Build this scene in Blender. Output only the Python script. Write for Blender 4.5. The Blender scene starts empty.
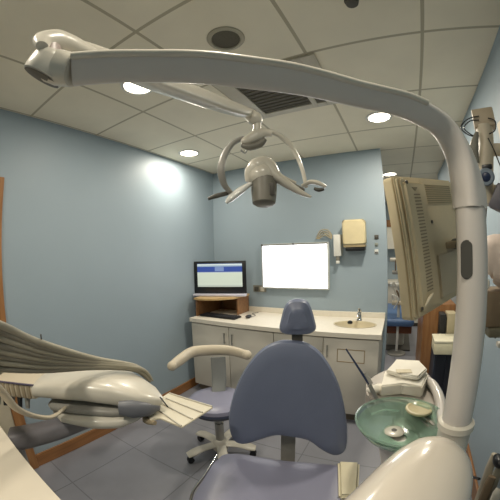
import bpy, bmesh, math, random
from mathutils import Vector, Matrix
random.seed(7)
SC = bpy.context.scene
COL = SC.collection
V = Vector

# ------------------------------------------------------------------ camera (wide angle lens with barrel bend)
YAW, PIT, ROL = 0.4971, 0.0067, -0.0262
EYE = V((0, 0, 1.5664))
FPX, KL = 292.67, 0.0475
_r = V((math.cos(YAW), math.sin(YAW), 0))
_f = V((-math.sin(YAW) * math.cos(PIT), math.cos(YAW) * math.cos(PIT), math.sin(PIT)))
_u = _r.cross(_f)
CR = _r * math.cos(ROL) + _u * math.sin(ROL)
CU = _u * math.cos(ROL) - _r * math.sin(ROL)
cd = bpy.data.cameras.new('camera')
cam = bpy.data.objects.new('camera', cd)
COL.objects.link(cam)
m = Matrix((CR, CU, -_f)).transposed().to_4x4()
m.translation = EYE
cam.matrix_world = m
cd.sensor_width = 36
cd.sensor_height = 36
cd.clip_start = 0.01
cd.type = 'PANO'
SC.render.engine = 'CYCLES'
cp = cd if hasattr(cd, 'panorama_type') else cd.cycles
pre = '' if cp is cd else ''
cp.panorama_type = 'FISHEYE_LENS_POLYNOMIAL'
cp.fisheye_fov = math.radians(179)
cp.fisheye_polynomial_k0 = 0.0
cp.fisheye_polynomial_k1 = -0.04744291681741788
cp.fisheye_polynomial_k2 = -5.747310286709305e-06
cp.fisheye_polynomial_k3 = 5.9556091628759585e-06
cp.fisheye_polynomial_k4 = -5.91829935778457e-08
SC.camera = cam
SC.view_settings.view_transform = 'Standard'
SC.view_settings.look = 'None'
SC.view_settings.gamma = 1
SC.view_settings.use_curve_mapping = False
SC.view_settings.exposure = 0.1
SC.cycles.max_bounces = 10
SC.cycles.diffuse_bounces = 6
SC.cycles.use_denoising = True
SC.cycles.sample_clamp_indirect = 6

w = bpy.data.worlds.new('world')
SC.world = w
w.use_nodes = True
w.node_tree.nodes['Background'].inputs[0].default_value = (0.85, 0.9, 1.0, 1)
w.node_tree.nodes['Background'].inputs[1].default_value = 0.05

LIGHT_COL = (1.0, 0.91, 0.76)
LAMP_W = 16.0

# directions of view, used to measure where things stand
def ray(px, py):
    dx, dy = px - 250, 250 - py
    R = math.hypot(dx, dy)
    th = R / FPX
    for _ in range(20):
        th -= (th + KL * th ** 3 - R / FPX) / (1 + 3 * KL * th * th)
    R = max(R, 1e-9)
    return _f * math.cos(th) + (CR * dx + CU * dy) * (math.sin(th) / R)
def P(px, py, d):
    v = ray(px, py)
    return EYE + v * (d / math.hypot(v.x, v.y))
def onax(px, py, ax, val):
    v = ray(px, py)
    return EYE + v * ((val - EYE[ax]) / v[ax])

# ------------------------------------------------------------------ materials
def lin(h):
    h = h.lstrip('#')
    o = []
    for i in (0, 2, 4):
        c = int(h[i:i + 2], 16) / 255
        o.append(c / 12.92 if c <= 0.04045 else ((c + 0.055) / 1.055) ** 2.4)
    return (*o, 1)
MATS = {}
def mat(name, col, rough=0.5, metal=0.0, var=0.06, scale=8.0, bump=0.0, coat=0.0, trans=0.0, spec=0.5, alpha=1.0):
    if name in MATS: return MATS[name]
    m = bpy.data.materials.new(name)
    m.use_nodes = True
    nt = m.node_tree
    b = nt.nodes['Principled BSDF']
    c = lin(col)
    tc = nt.nodes.new('ShaderNodeTexCoord')
    n = nt.nodes.new('ShaderNodeTexNoise')
    n.inputs['Scale'].default_value = scale
    n.inputs['Detail'].default_value = 4
    nt.links.new(tc.outputs['Object'], n.inputs['Vector'])
    r = nt.nodes.new('ShaderNodeValToRGB')
    r.color_ramp.elements[0].position = 0.3
    r.color_ramp.elements[1].position = 0.7
    r.color_ramp.elements[0].color = (*[x * (1 - var) for x in c[:3]], 1)
    r.color_ramp.elements[1].color = (*[min(1, x * (1 + var)) for x in c[:3]], 1)
    nt.links.new(n.outputs['Fac'], r.inputs['Fac'])
    nt.links.new(r.outputs['Color'], b.inputs['Base Color'])
    b.inputs['Roughness'].default_value = rough
    b.inputs['Metallic'].default_value = metal
    b.inputs['Specular IOR Level'].default_value = spec
    b.inputs['Coat Weight'].default_value = coat
    b.inputs['Coat Roughness'].default_value = 0.08
    b.inputs['Transmission Weight'].default_value = trans
    b.inputs['Alpha'].default_value = alpha
    if bump:
        bp = nt.nodes.new('ShaderNodeBump')
        bp.inputs['Strength'].default_value = bump
        bp.inputs['Distance'].default_value = 0.002
        n2 = nt.nodes.new('ShaderNodeTexNoise')
        n2.inputs['Scale'].default_value = scale * 12
        nt.links.new(tc.outputs['Object'], n2.inputs['Vector'])
        nt.links.new(n2.outputs['Fac'], bp.inputs['Height'])
        nt.links.new(bp.outputs['Normal'], b.inputs['Normal'])
    MATS[name] = m
    return m
def emit(name, col, st):
    m = bpy.data.materials.new(name)
    m.use_nodes = True
    b = m.node_tree.nodes['Principled BSDF']
    b.inputs['Base Color'].default_value = lin(col)
    b.inputs['Emission Color'].default_value = lin(col)
    b.inputs['Emission Strength'].default_value = st
    MATS[name] = m
    return m
def grid_mat(name, col, linecol, step, ox, oy, half, rough, spec=0.5, var=0.04, sy=None):
    m = mat(name, col, rough, var=var, scale=3, spec=spec)
    nt = m.node_tree
    b = nt.nodes['Principled BSDF']
    src = b.inputs['Base Color'].links[0].from_socket
    g = nt.nodes.new('ShaderNodeNewGeometry')
    s = nt.nodes.new('ShaderNodeSeparateXYZ')
    nt.links.new(g.outputs['Position'], s.inputs[0])
    def mth(op, a, bb):
        n = nt.nodes.new('ShaderNodeMath')
        n.operation = op
        for i, x in enumerate((a, bb)):
            if x is None: continue
            if isinstance(x, (int, float)): n.inputs[i].default_value = x
            else: nt.links.new(x, n.inputs[i])
        return n.outputs[0]
    def near(sock, o, stp):
        t = mth('DIVIDE', mth('SUBTRACT', sock, o - 500 * stp), stp)
        fr = mth('ABSOLUTE', mth('SUBTRACT', mth('FRACT', mth('ADD', t, 0.5), None), 0.5), None)
        return mth('LESS_THAN', fr, half / stp)
    k = mth('MAXIMUM', near(s.outputs[0], ox, step), near(s.outputs[1], oy, sy or step))
    mix = nt.nodes.new('ShaderNodeMix')
    mix.data_type = 'RGBA'
    nt.links.new(k, mix.inputs['Factor'])
    nt.links.new(src, mix.inputs['A'])
    mix.inputs['B'].default_value = lin(linecol)
    nt.links.new(mix.outputs['Result'], b.inputs['Base Color'])
    return m
def wood_mat(name, c1, c2, rough=0.35, axis=1):
    m = bpy.data.materials.new(name)
    m.use_nodes = True
    nt = m.node_tree
    b = nt.nodes['Principled BSDF']
    tc = nt.nodes.new('ShaderNodeTexCoord')
    mp = nt.nodes.new('ShaderNodeMapping')
    sc = [14, 14, 14]
    sc[axis] = 1.2
    mp.inputs['Scale'].default_value = sc
    n = nt.nodes.new('ShaderNodeTexNoise')
    n.inputs['Scale'].default_value = 2.5
    n.inputs['Detail'].default_value = 6
    r = nt.nodes.new('ShaderNodeValToRGB')
    r.color_ramp.elements[0].position = 0.35
    r.color_ramp.elements[1].position = 0.65
    r.color_ramp.elements[0].color = lin(c1)
    r.color_ramp.elements[1].color = lin(c2)
    nt.links.new(tc.outputs['Object'], mp.inputs['Vector'])
    nt.links.new(mp.outputs['Vector'], n.inputs['Vector'])
    nt.links.new(n.outputs['Fac'], r.inputs['Fac'])
    nt.links.new(r.outputs['Color'], b.inputs['Base Color'])
    b.inputs['Roughness'].default_value = rough
    MATS[name] = m
    return m

WALL = mat('blue_wall_paint', '#93a2ac', 0.5, var=0.02, scale=2, bump=0.15)
CEIL = grid_mat('ceiling_tiles', '#e6dfcc', '#b3ac98', 0.6, -1.5398, 0.6907, 0.009, 0.9, spec=0.1)
FLOOR = grid_mat('vinyl_floor', '#85868e', '#6a6b73', 0.6, -1.80, 0.655, 0.004, 0.38, var=0.08)
SKIRT = wood_mat('orange_wood', '#7f5630', '#956840')
WOODZ = wood_mat('orange_wood_upright', '#8a5f38', '#a0744a', axis=2)
BEECH = wood_mat('brown_wood', '#7a5738', '#8f6845', axis=0)
BEECHL = wood_mat('pale_wood_edge', '#b99a68', '#c7aa7a', axis=0)
WORKTOP = mat('cream_worktop', '#e1dacb', 0.35, var=0.03, scale=30)
CAB = mat('cabinet_laminate', '#cdc8bc', 0.45, var=0.02)
GAP = mat('dark_gap', '#4a473f', 0.8)
CREAM = mat('cream_plastic', '#cbc6b9', 0.3, var=0.02, coat=0.3)
CREAMG = mat('glossy_cream_enamel', '#d3cabc', 0.22, var=0.01, coat=1.0)
GREYW = mat('grey_white_enamel', '#cdc7c0', 0.35, var=0.02, coat=0.2)
GREYP = mat('grey_plastic', '#8c8a84', 0.45)
DGREY = mat('dark_grey_plastic', '#4c4a44', 0.5)
MGREY = mat('mid_grey_plastic', '#77746a', 0.45)
BLACK = mat('black_plastic', '#15171a', 0.35)
BEIGE = mat('beige_plastic', '#c4b9a4', 0.45, var=0.03)
BEIGED = mat('dark_beige_plastic', '#978a73', 0.5)
VINYL = mat('blue_vinyl', '#6b7389', 0.38, var=0.05, scale=5, bump=0.12)
VINYL_LIT = mat('blue_vinyl_lit', '#85869a', 0.34, var=0.05, scale=5, bump=0.12)  # same vinyl as the backrest, lightened to paint in the reflected light
PIPING = mat('dark_blue_piping', '#3b4257', 0.5)
CHROME = mat('chrome', '#c8c8c6', 0.12, metal=1.0, var=0.01)
STEEL = mat('brushed_steel', '#a9a8a2', 0.35, metal=0.8)
HOSE = mat('grey_hose', '#807b6d', 0.45)
HOSEL = mat('pale_hose', '#9c9684', 0.45)
TRAYM = mat('tray_cream', '#cfc8b4', 0.35)
WHITE = mat('white_plastic', '#d5d5cf', 0.4)
YELLOWC = mat('yellowed_cream_plastic', '#cfc29c', 0.4)
PAPER = mat('white_paper', '#e2ddd0', 0.8)
NAVY = mat('navy_plastic', '#1f2c4a', 0.35)
DBLUE = mat('dark_navy_laminate', '#262c3a', 0.5)
PINKW = mat('pinkish_enamel', '#cdbdb2', 0.45)
BROWN = mat('brown_card', '#776650', 0.7)
GLASS = mat('green_glass', '#cfeedd', 0.15, trans=0.8, var=0.02, spec=0.5)
GLOW = emit('lamp_diffuser_glow', '#fff4dc', 9.0)
BOXGLOW = emit('light_box_glow', '#fbfbff', 3.2)

# ------------------------------------------------------------------ mesh helpers
class MB:
    def __init__(s): s.bm = bmesh.new()
    def box(s, c, size, R=None, bev=0.0, seg=2):
        bm = bmesh.new()
        bmesh.ops.create_cube(bm, size=1)
        for v in bm.verts: v.co = V((v.co.x * size[0], v.co.y * size[1], v.co.z * size[2]))
        if bev:
            bmesh.ops.bevel(bm, geom=bm.edges[:], offset=bev, segments=seg, affect='EDGES', profile=0.5)
        M = Matrix.Translation(V(c)) @ (R.to_4x4() if R is not None else Matrix())
        bm.transform(M)
        s.add(bm)
        return s
    def span(s, a, b, bev=0.0):
        a, b = V(a), V(b)
        return s.box((a + b) / 2, [abs(x) for x in (b - a)], bev=bev)
    def add(s, bm):
        me = bpy.data.meshes.new('t')
        bm.to_mesh(me)
        s.bm.from_mesh(me)
        bpy.data.meshes.remove(me)
        bm.free()
    def tube(s, pts, rad, n=12, smooth=0, flat=None, up=V((0, 0, 1)), pw=2.0, face=None):
        sp = lambda c_: math.copysign(abs(c_) ** (2 / pw), c_)
        pts = [V(p) for p in pts]
        rad = list(rad) if hasattr(rad, '__len__') else [rad] * len(pts)
        if smooth:
            q, rr = [], []
            for i in range(len(pts) - 1):
                p0, p1, p2, p3 = pts[max(i - 1, 0)], pts[i], pts[i + 1], pts[min(i + 2, len(pts) - 1)]
                for k in range(smooth):
                    t = k / smooth
                    q.append(0.5 * (2 * p1 + (p2 - p0) * t + (2 * p0 - 5 * p1 + 4 * p2 - p3) * t * t + (3 * p1 - p0 - 3 * p2 + p3) * t ** 3))
                    rr.append(rad[i] * (1 - t) + rad[i + 1] * t)
            q.append(pts[-1]); rr.append(rad[-1])
            pts, rad = q, rr
        fx, fy = flat or (1, 1)
        rings = []
        prev = None
        for i, p in enumerate(pts):
            d = (pts[min(i + 1, len(pts) - 1)] - pts[max(i - 1, 0)]).normalized()
            if prev is None:
                a = up.cross(d)
                if a.length < 1e-3: a = V((1, 0, 0)).cross(d)
                a.normalize()
            else:
                a = prev - d * prev.dot(d)
                a.normalize()
            prev = a
            b = d.cross(a)
            if face is not None:        # turn the section until its flat side looks along face
                wt_ = min(1.0, max(0.0, (i / len(pts) - .06) * 4))
                fv = (V(face) - d * V(face).dot(d)).normalized()
                if fv.dot(b) < 0: fv = -fv
                b = (b * (1 - wt_) + fv * wt_).normalized()
                a = b.cross(d).normalized()
                fy = 1 - .35 * wt_
            rings.append([s.bm.verts.new(p + a * (sp(math.cos(2 * math.pi * k / n)) * rad[i] * fx) + b * (sp(math.sin(2 * math.pi * k / n)) * rad[i] * fy)) for k in range(n)])
        for i in range(len(rings) - 1):
            for k in range(n):
                s.bm.faces.new((rings[i][k], rings[i][(k + 1) % n], rings[i + 1][(k + 1) % n], rings[i + 1][k]))
        s.bm.faces.new(list(reversed(rings[0])))
        s.bm.faces.new(rings[-1])
        return s
    def lathe(s, c, prof, n=32, R=None, sx=1, sy=1, cap=True):
        c = V(c)
        rings = []
        for r, z in prof:
            rg = []
            for k in range(n):
                a = 2 * math.pi * k / n
                p = V((math.cos(a) * r * sx, math.sin(a) * r * sy, z))
                if R is not None: p = R @ p
                rg.append(s.bm.verts.new(c + p))
            rings.append(rg)
        for i in range(len(rings) - 1):
            for k in range(n):
                s.bm.faces.new((rings[i][k], rings[i][(k + 1) % n], rings[i + 1][(k + 1) % n], rings[i + 1][k]))
        if cap:
            s.bm.faces.new(list(reversed(rings[0])))
            s.bm.faces.new(rings[-1])
        return s
    def cyl(s, a, b, r, r2=None, n=24):
        return s.tube([a, b], [r, r if r2 is None else r2], n)
    def ball(s, c, r, R=None, n=20):
        bm = bmesh.new()
        bmesh.ops.create_uvsphere(bm, u_segments=n, v_segments=n // 2 + 2, radius=1)
        r = r if hasattr(r, '__len__') else (r, r, r)
        for v in bm.verts: v.co = V((v.co.x * r[0], v.co.y * r[1], v.co.z * r[2]))
        bm.transform(Matrix.Translation(V(c)) @ (R.to_4x4() if R is not None else Matrix()))
        s.add(bm)
        return s
    def pillow(s, outline, origin, ax, ay, an, thick, inset=0.02, crown=0.01, back=0.0, conv=None):
        """cushion: outline (2d list) in the plane ax, ay; an is the front normal"""
        o, ax, ay, an = V(origin), V(ax), V(ay), V(an)
        n = len(outline)
        cx = sum(p[0] for p in outline) / n
        cy = sum(p[1] for p in outline) / n
        rings = []
        lay = [(0, -thick / 2 + inset * .6), (inset * .5, -thick / 2), (None, 0)]
        def sc(p, f, off):
            dx, dy = p[0] - cx, p[1] - cy
            L = math.hypot(dx, dy)
            k = max(L - off, 0) / L * f
            return (cx + dx * k, cy + dy * k)
        prof = []
        for t in range(0, 10):           # back centre -> rim -> front centre
            pass
        prof = [(0.05, 0, -thick / 2 - back), (0.5, 0, -thick / 2 - back * .8), (1, inset, -thick / 2), (1, inset * .3, -thick / 2 + inset * .3), (1, 0, -thick / 2 + inset), (1, 0, thick / 2 - inset),
                (1, inset * .3, thick / 2 - inset * .3), (1, inset, thick / 2), (.8, inset * .8, thick / 2 + crown * .45), (.55, 0, thick / 2 + crown * .8), (.3, 0, thick / 2 + crown), (0.05, 0, thick / 2 + crown)]
        for f, off, h in prof:
            rg = []
            for p in outline:
                q = sc(p, f, off)
                hh = h + (conv(q[0], q[1]) if conv else 0)
                rg.append(s.bm.verts.new(o + ax * q[0] + ay * q[1] + an * hh))
            rings.append(rg)
        for i in range(len(rings) - 1):
            for k in range(n):
                s.bm.faces.new((rings[i][k], rings[i][(k + 1) % n], rings[i + 1][(k + 1) % n], rings[i + 1][k]))
        s.bm.faces.new(list(reversed(rings[0])))
        s.bm.faces.new(rings[-1])
        return s
    def prism(s, pts, z0, z1, axes=None, bev=0.0, seg=2):
        X, Y, Z, O = axes or (V((1, 0, 0)), V((0, 1, 0)), V((0, 0, 1)), V((0, 0, 0)))
        bm = bmesh.new()
        a = [bm.verts.new(O + X * p[0] + Y * p[1] + Z * z0) for p in pts]
        b = [bm.verts.new(O + X * p[0] + Y * p[1] + Z * z1) for p in pts]
        n = len(pts)
        bm.faces.new(list(reversed(a)))
        bm.faces.new(b)
        for k in range(n): bm.faces.new((a[k], a[(k + 1) % n], b[(k + 1) % n], b[k]))
        bmesh.ops.recalc_face_normals(bm, faces=bm.faces[:])
        if bev:
            bmesh.ops.bevel(bm, geom=bm.edges[:], offset=bev, segments=seg, affect='EDGES')
        s.add(bm)
        return s
    def build(s, name, mt, parent=None, smooth=True, sub=0, angle=40):
        bm = s.bm
        bmesh.ops.recalc_face_normals(bm, faces=bm.faces[:])
        if parent is not None:
            base = V((0, 0, 0))
            q = parent
            while q is not None:
                base = base + q.location
                q = q.parent
            loc = V((0, 0, 0))
        else:
            xs = [v.co for v in bm.verts]
            base = V(((min(c.x for c in xs) + max(c.x for c in xs)) / 2, (min(c.y for c in xs) + max(c.y for c in xs)) / 2, min(c.z for c in xs)))
            loc = base
        for v in bm.verts: v.co -= base
        me = bpy.data.meshes.new(name)
        bm.to_mesh(me)
        bm.free()
        for mm in (mt if isinstance(mt, (list, tuple)) else [mt]): me.materials.append(mm)
        if smooth:
            me.polygons.foreach_set('use_smooth', [True] * len(me.polygons))
            try: me.set_sharp_from_angle(angle=math.radians(angle))
            except Exception: pass
        o = bpy.data.objects.new(name, me)
        o.location = loc
        COL.objects.link(o)
        if parent is not None: o.parent = parent
        if sub:
            sm = o.modifiers.new('sub', 'SUBSURF')
            sm.levels = sub
            sm.render_levels = sub
        return o
def tag(o, label=None, cat=None, group=None, kind=None):
    if label: o['label'] = label
    if cat: o['category'] = cat
    if group: o['group'] = group
    if kind: o['kind'] = kind
    return o
def thing(name, loc, label, cat, group=None):
    e = bpy.data.objects.new(name, None)
    e.empty_display_size = 0.1
    e.location = V(loc)
    COL.objects.link(e)
    return tag(e, label, cat, group)
def struct(name, mb, mt, **k):
    return tag(mb.build(name, mt, smooth=False, **k), kind='structure')
def rotz(a): return Matrix.Rotation(a, 3, 'Z')
def copy_tree(o, parent=None):
    c = o.copy()
    COL.objects.link(c)
    if parent is not None: c.parent = parent
    for ch in [x for x in list(o.children)]:
        copy_tree(ch, c)
    return c
def rrect(x0, y0, x1, y1, r, n=6):
    o = []
    for cx, cy, a0 in ((x1 - r, y0 + r, -90), (x1 - r, y1 - r, 0), (x0 + r, y1 - r, 90), (x0 + r, y0 + r, 180)):
        for k in range(n + 1):
            a = math.radians(a0 + 90 * k / n)
            o.append((cx + r * math.cos(a), cy + r * math.sin(a)))
    return o

# ------------------------------------------------------------------ the room
XL, XR, YB, HC = -2.1555, 0.6562, 3.021, 2.5864
YN, YF = -1.3, 6.6
BX = -0.10                       # free end of the back wall
struct('floor', MB().span((XL - .1, YN - .1, -.08), (2.2, YF + .1, 0)), FLOOR)
struct('ceiling', MB().span((XL - .1, YN - .1, HC), (2.2, YF + .1, HC + .08)), CEIL)
struct('wall_left', MB().span((XL - .1, YN, 0), (XL, YF, HC)), WALL)
struct('wall_back', MB().span((XL, YB, 0), (BX, YB + .1, HC)), WALL)
struct('wall_right', MB().span((XR, YN, 0), (XR + .1, 4.4, HC)), WALL)
struct('wall_front', MB().span((XL, YN - .1, 0), (XR + .1, YN, HC)), WALL)
struct('wall_far', MB().span((XL, YF, 0), (2.2, YF + .1, HC)), WALL)
struct('wall_side', MB().span((2.1, 4.4, 0), (2.2, YF, HC)), WALL)
struct('wall_return', MB().span((XR + .1, 4.3, 0), (2.1, 4.4, HC)), WALL)
struct('baseboard_left', MB().span((XL, .55, 0), (XL + .018, YB, .105), bev=.004), SKIRT)
struct('baseboard_right', MB().span((XR - .018, YN, 0), (XR, 4.4, .105), bev=.004), SKIRT)
struct('baseboard_back', MB().span((BX, YB, 0), (BX + .016, YB + .1, .105), bev=.004), SKIRT)
# door in the left wall, mostly outside the picture
struct('trim_1', MB().span((XL, .465, 0), (XL + .03, .548, 2.1), bev=.005).span((XL, -.42, 2.02), (XL + .03, .465, 2.1), bev=.005).span((XL, -.5, 0), (XL + .03, -.42, 2.1), bev=.005), WOODZ)
dr = struct('door_1', MB().span((XL, -.42, .01), (XL + .02, .465, 2.02), bev=.003), mat('door_laminate', '#b8b09c', .5))
MB().cyl((XL + .02, .38, 1.0), (XL + .07, .38, 1.0), .01).cyl((XL + .065, .38, 1.0), (XL + .065, .27, 1.0), .009).build('door_handle', STEEL, dr)
struct('trim_2', MB().span((XL, YF - .02, 0), (2.1, YF, .105)), SKIRT)

# ------------------------------------------------------------------ ceiling fittings
def downlight(loc, label, k=1.0):
    t = thing('ceiling_downlight', loc, label, 'ceiling light', 'round recessed lights in the tiled ceiling')
    x, y, z = loc
    MB().lathe((x, y, z), [(.084, -.001), (.088, -.008), (.104, -.006), (.108, 0)], 32, cap=False).build('trim_ring', WHITE, t)
    MB().lathe((x, y, z), [(.001, -.006), (.05, -.006), (.086, -.004)], 32).build('diffuser', GLOW, t)
    ld = bpy.data.lights.new('downlight_lamp', 'AREA')
    ld.shape = 'DISK'
    ld.size = .16
    ld.energy = LAMP_W * k
    ld.color = LIGHT_COL
    lo = bpy.data.objects.new('lamp', ld)
    lo.location = (0, 0, -.014)
    lo.parent = t
    COL.objects.link(lo)
    return t
downlight((-1.30, 1.03, HC), 'round recessed ceiling light half hidden behind the long curved lamp arm', .5)
downlight((-1.873, 2.208, HC), 'round recessed ceiling light beside the left wall above the corner computer', .7)
downlight((-.05, 2.251, HC), 'round recessed ceiling light in front of the hand towel dispenser wall', 1.3)
downlight((-.036, 4.164, HC), 'round recessed ceiling light beyond the free end of the blue back wall')
downlight((-.9, -.35, HC), 'round recessed ceiling light behind the camera over the near worktop')
downlight((-.05, .25, HC), 'added out-of-view fill light above the camera side of the lamp arm', .35)  # extra lamp out of view, added to brighten the right wall
downlight((1.3, 5.4, HC), 'round recessed ceiling light far off in the second room')
downlight((-1.4, 5.0, HC), 'round recessed ceiling light in the second room behind the back wall')

# round speaker grille
t = thing('ceiling_speaker', (-.64, .992, HC), 'round dark grille in a pale ring set in the ceiling above the curved arm', 'ceiling speaker')
MB().lathe((-.64, .992, HC), [(.068, -.004), (.072, -.01), (.088, -.006), (.092, 0)], 36, cap=False).build('ring', mat('ceil_ring', '#a8a290', .6), t)
MB().lathe((-.64, .992, HC), [(.001, -.004), (.04, -.004), (.07, -.003)], 32).build('grille', mat('speaker_mesh', '#5b574b', .8, var=.3, scale=300), t)
# cassette air vent
t = thing('ceiling_air_vent', (-.63, 1.58, HC), 'square ceiling air vent with dark grille and pale frame behind the curved arm', 'air vent')
mb = MB()
for a, b in (((-.93, 1.30), (-.835, 1.90)), ((-.48, 1.30), (-.445, 1.90)), ((-.835, 1.835), (-.48, 1.90)), ((-.835, 1.30), (-.48, 1.40)), ((-.38, 1.30), (-.30, 1.90)), ((-.445, 1.845), (-.38, 1.90)), ((-.445, 1.30), (-.38, 1.40))):
    mb.span((a[0], a[1], HC - .012), (b[0], b[1], HC), bev=.003)
mb.build('frame', mat('vent_frame', '#bdb7a8', .5), t)
MB().span((-.835, 1.40, HC - .003), (-.38, 1.845, HC)).build('grille', mat('vent_mesh', '#57534a', .8, var=.35, scale=120), t)
mb = MB()
for k in range(10): mb.span((-.832, 1.425 + k * .042, HC - .008), (-.482, 1.43 + k * .042, HC - .004))
mb.build('louvre', mat('vent_louvre', '#66614f', .7), t)
MB().lathe((-.037, 1.0, HC), [(.001, -.02), (.012, -.02), (.013, -.008)], 24).build('x', WHITE)
o = bpy.data.objects['x']
o.name = 'smoke_detector_lens'
t = thing('smoke_detector', (-.037, 1.0, HC), 'small dark round sensor with pale centre at the top edge of the ceiling', 'sensor')
o.parent = t; o.location = (0, 0, -.02); o.name = 'lens'
MB().lathe((-.037, 1.0, HC), [(.014, -.022), (.026, -.02), (.032, 0)], 28, cap=True).build('housing', DGREY, t)

# ------------------------------------------------------------------ worktop run on the back wall
CF = 2.425                      # cabinet fronts
WX0, WX1 = -2.065, -.118
def fx(px, py): return onax(px, py, 1, CF).x
xs = [WX0 + .01, fx(230.5, 355), fx(274.5, 350), fx(323.5, 350), WX1 - .015]
HNDL = STEEL
def cab_door(par, x0, x1, z0, z1, hx, hz=None, horiz=False):
    d = MB().span((x0 + .003, CF - .018, z0 + .003), (x1 - .003, CF, z1 - .003), bev=.003).build('drawer' if horiz else 'door', CAB, par)
    if horiz:
        MB().cyl((hx - .05, CF - .035, hz), (hx + .05, CF - .035, hz), .005).cyl((hx - .045, CF - .035, hz), (hx - .045, CF - .018, hz), .004).cyl((hx + .045, CF - .035, hz), (hx + .045, CF - .018, hz), .004).build('handle', HNDL, d)
    else:
        MB().cyl((hx, CF - .04, hz - .055), (hx, CF - .04, hz + .055), .006).cyl((hx, CF - .04, hz - .045), (hx, CF - .018, hz - .045), .004).cyl((hx, CF - .04, hz + .045), (hx, CF - .018, hz + .045), .004).build('handle', HNDL, d)
    return d
labels = ['cream base cabinet in the corner under the computer shelf', 'cream base cabinet between the corner one and the drawer unit',
          'cream drawer unit behind the dental chair headrest', 'cream base cabinet under the hand wash sink']
for i in range(4):
    x0, x1 = xs[i], xs[i + 1]
    nm = 'drawer_unit' if i == 2 else 'base_cabinet'
    t = thing(nm, ((x0 + x1) / 2, 2.72, 0), labels[i], 'cabinet', 'cream cabinets under the back worktop')
    if i < 3: MB().span((x0 + .001, CF, .10), (x1 - .001, YB - .004, .825)).build('body', CAB, t)
    else:
        mb = MB().span((x0 + .001, CF, .10), (x0 + .019, YB - .004, .825)).span((x1 - .019, CF, .10), (x1 - .001, YB - .004, .825))
        mb.span((x0 + .019, CF, .10), (x1 - .019, YB - .004, .118)).span((x0 + .019, YB - .02, .118), (x1 - .019, YB - .004, .825))
        mb.build('body', CAB, t, smooth=False)
    MB().span((x0 + .001, CF + .06, .001), (x1 - .001, CF + .075, .10)).build('plinth', mat('plinth_brown', '#6f6658', .6), t)
    if i == 0: cab_door(t, x0, x1, .10, .82, x1 - .045, .70)
    elif i == 1: cab_door(t, x0, x1, .10, .82, x0 + .045, .70)
    elif i == 2:
        for z0, z1 in ((.68, .82), (.49, .68), (.30, .49), (.10, .30)): cab_door(t, x0, x1, z0, z1, (x0 + x1) / 2, (z0 + z1) / 2 + .02, True)
    else:
        d = cab_door(t, x0, x1, .10, .82, x0 + .04, .70)
        a = onax(337.5, 349, 1, CF - .019); b = onax(364, 363.5, 1, CF - .019)
        mb = MB()
        for p, q in (((a.x, a.z), (b.x, a.z)), ((a.x, b.z), (b.x, b.z)), ((a.x, a.z), (a.x, b.z)), ((b.x, a.z), (b.x, b.z))):
            mb.span((min(p[0], q[0]) - .003, CF - .021, min(p[1], q[1]) - .003), (max(p[0], q[0]) + .003, CF - .018, max(p[1], q[1]) + .003))
        mb.build('notice_frame', mat('frame_brown', '#a08a66', .6), d)['label'] = 'thin brown rectangular frame on the door'
# worktop with an oval basin cut in
sk = (onax(354, 326, 2, .87))
SKX, SKY, SA, SB = sk.x, 2.70, .20, .13
N = 48
mb = MB(); bm = mb.bm
oz, uz = .87, .83
corners = [(WX1, 2.39), (WX1, YB - .002), (WX0, YB - .002), (WX0, 2.39)]
def ell(k, z, s=1): a = 2 * math.pi * k / N; return bm.verts.new((SKX + SA * s * math.cos(a), SKY + SB * s * math.sin(a), z))
# square ring around the oval then slabs either side
bx0, bx1, by0, by1 = SKX - .24, WX1, 2.39, YB - .002
for z, fl in ((oz, 0), (uz, 1)):
    e = [ell(k, z) for k in range(N)]
    outer = []
    for k in range(N):
        a = 2 * math.pi * k / N
        c, s_ = math.cos(a), math.sin(a)
        tx = ((bx1 - SKX) / c if c > 0 else (bx0 - SKX) / c) if abs(c) > 1e-6 else 1e9
        ty = ((by1 - SKY) / s_ if s_ > 0 else (by0 - SKY) / s_) if abs(s_) > 1e-6 else 1e9
        t_ = min(abs(tx), abs(ty))
        outer.append(bm.verts.new((SKX + c * t_, SKY + s_ * t_, z)))
    for k in range(N): bm.faces.new((e[k], e[(k + 1) % N], outer[(k + 1) % N], outer[k]))
    for cx, cy in ((bx0, by0), (bx1, by0), (bx1, by1), (bx0, by1)):
        cv = bm.verts.new((cx, cy, z))
        # corner filler
        best = None
        for k in range(N):
            p, q = outer[k].co, outer[(k + 1) % N].co
            if abs(p.x - q.x) > 1e-6 and abs(p.y - q.y) > 1e-6 and (V((cx, cy, z)) - (p + q) / 2).length < .2:
                bm.faces.new((outer[k], outer[(k + 1) % N], cv))
mb.span((bx0, by0, uz), (bx1, by0 + .0005, oz)).span((bx1 - .0005, by0, uz), (bx1, by1, oz))
mb.span((WX0, by0, uz), (bx0, by1, oz))
mb.span((XL + .002, YB - .022, oz), (WX1, YB - .002, oz + .055), bev=.002)
wt = mb.build('worktop', WORKTOP, smooth=False)
tag(wt, 'long cream worktop with an upstand along the blue back wall', 'worktop')
t = thing('wash_basin', (SKX, SKY, .76), 'oval cream hand wash basin set into the right end of the worktop', 'sink')
MB().lathe((SKX, SKY, .87), [(1.03, .004), (1.0, .006), (.95, .002), (.90, -.03), (.78, -.08), (.5, -.10), (.08, -.105)], 48, sx=SA, sy=SB, cap=False).build('bowl', mat('basin_cream', '#cfc4a8', .3), t)
MB().lathe((SKX, SKY, .767), [(.001, .003), (.02, .003), (.024, .0)], 20).build('drain', STEEL, t)
t = thing('basin_tap', (SKX + .02, 2.87, .8715), 'chrome mixer tap standing behind the oval basin', 'tap')
MB().lathe((SKX + .02, 2.87, .8715), [(.028, 0), (.026, .01), (.02, .02), (.019, .09), (.021, .10), (.012, .11)], 20).build('body', CHROME, t)
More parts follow.
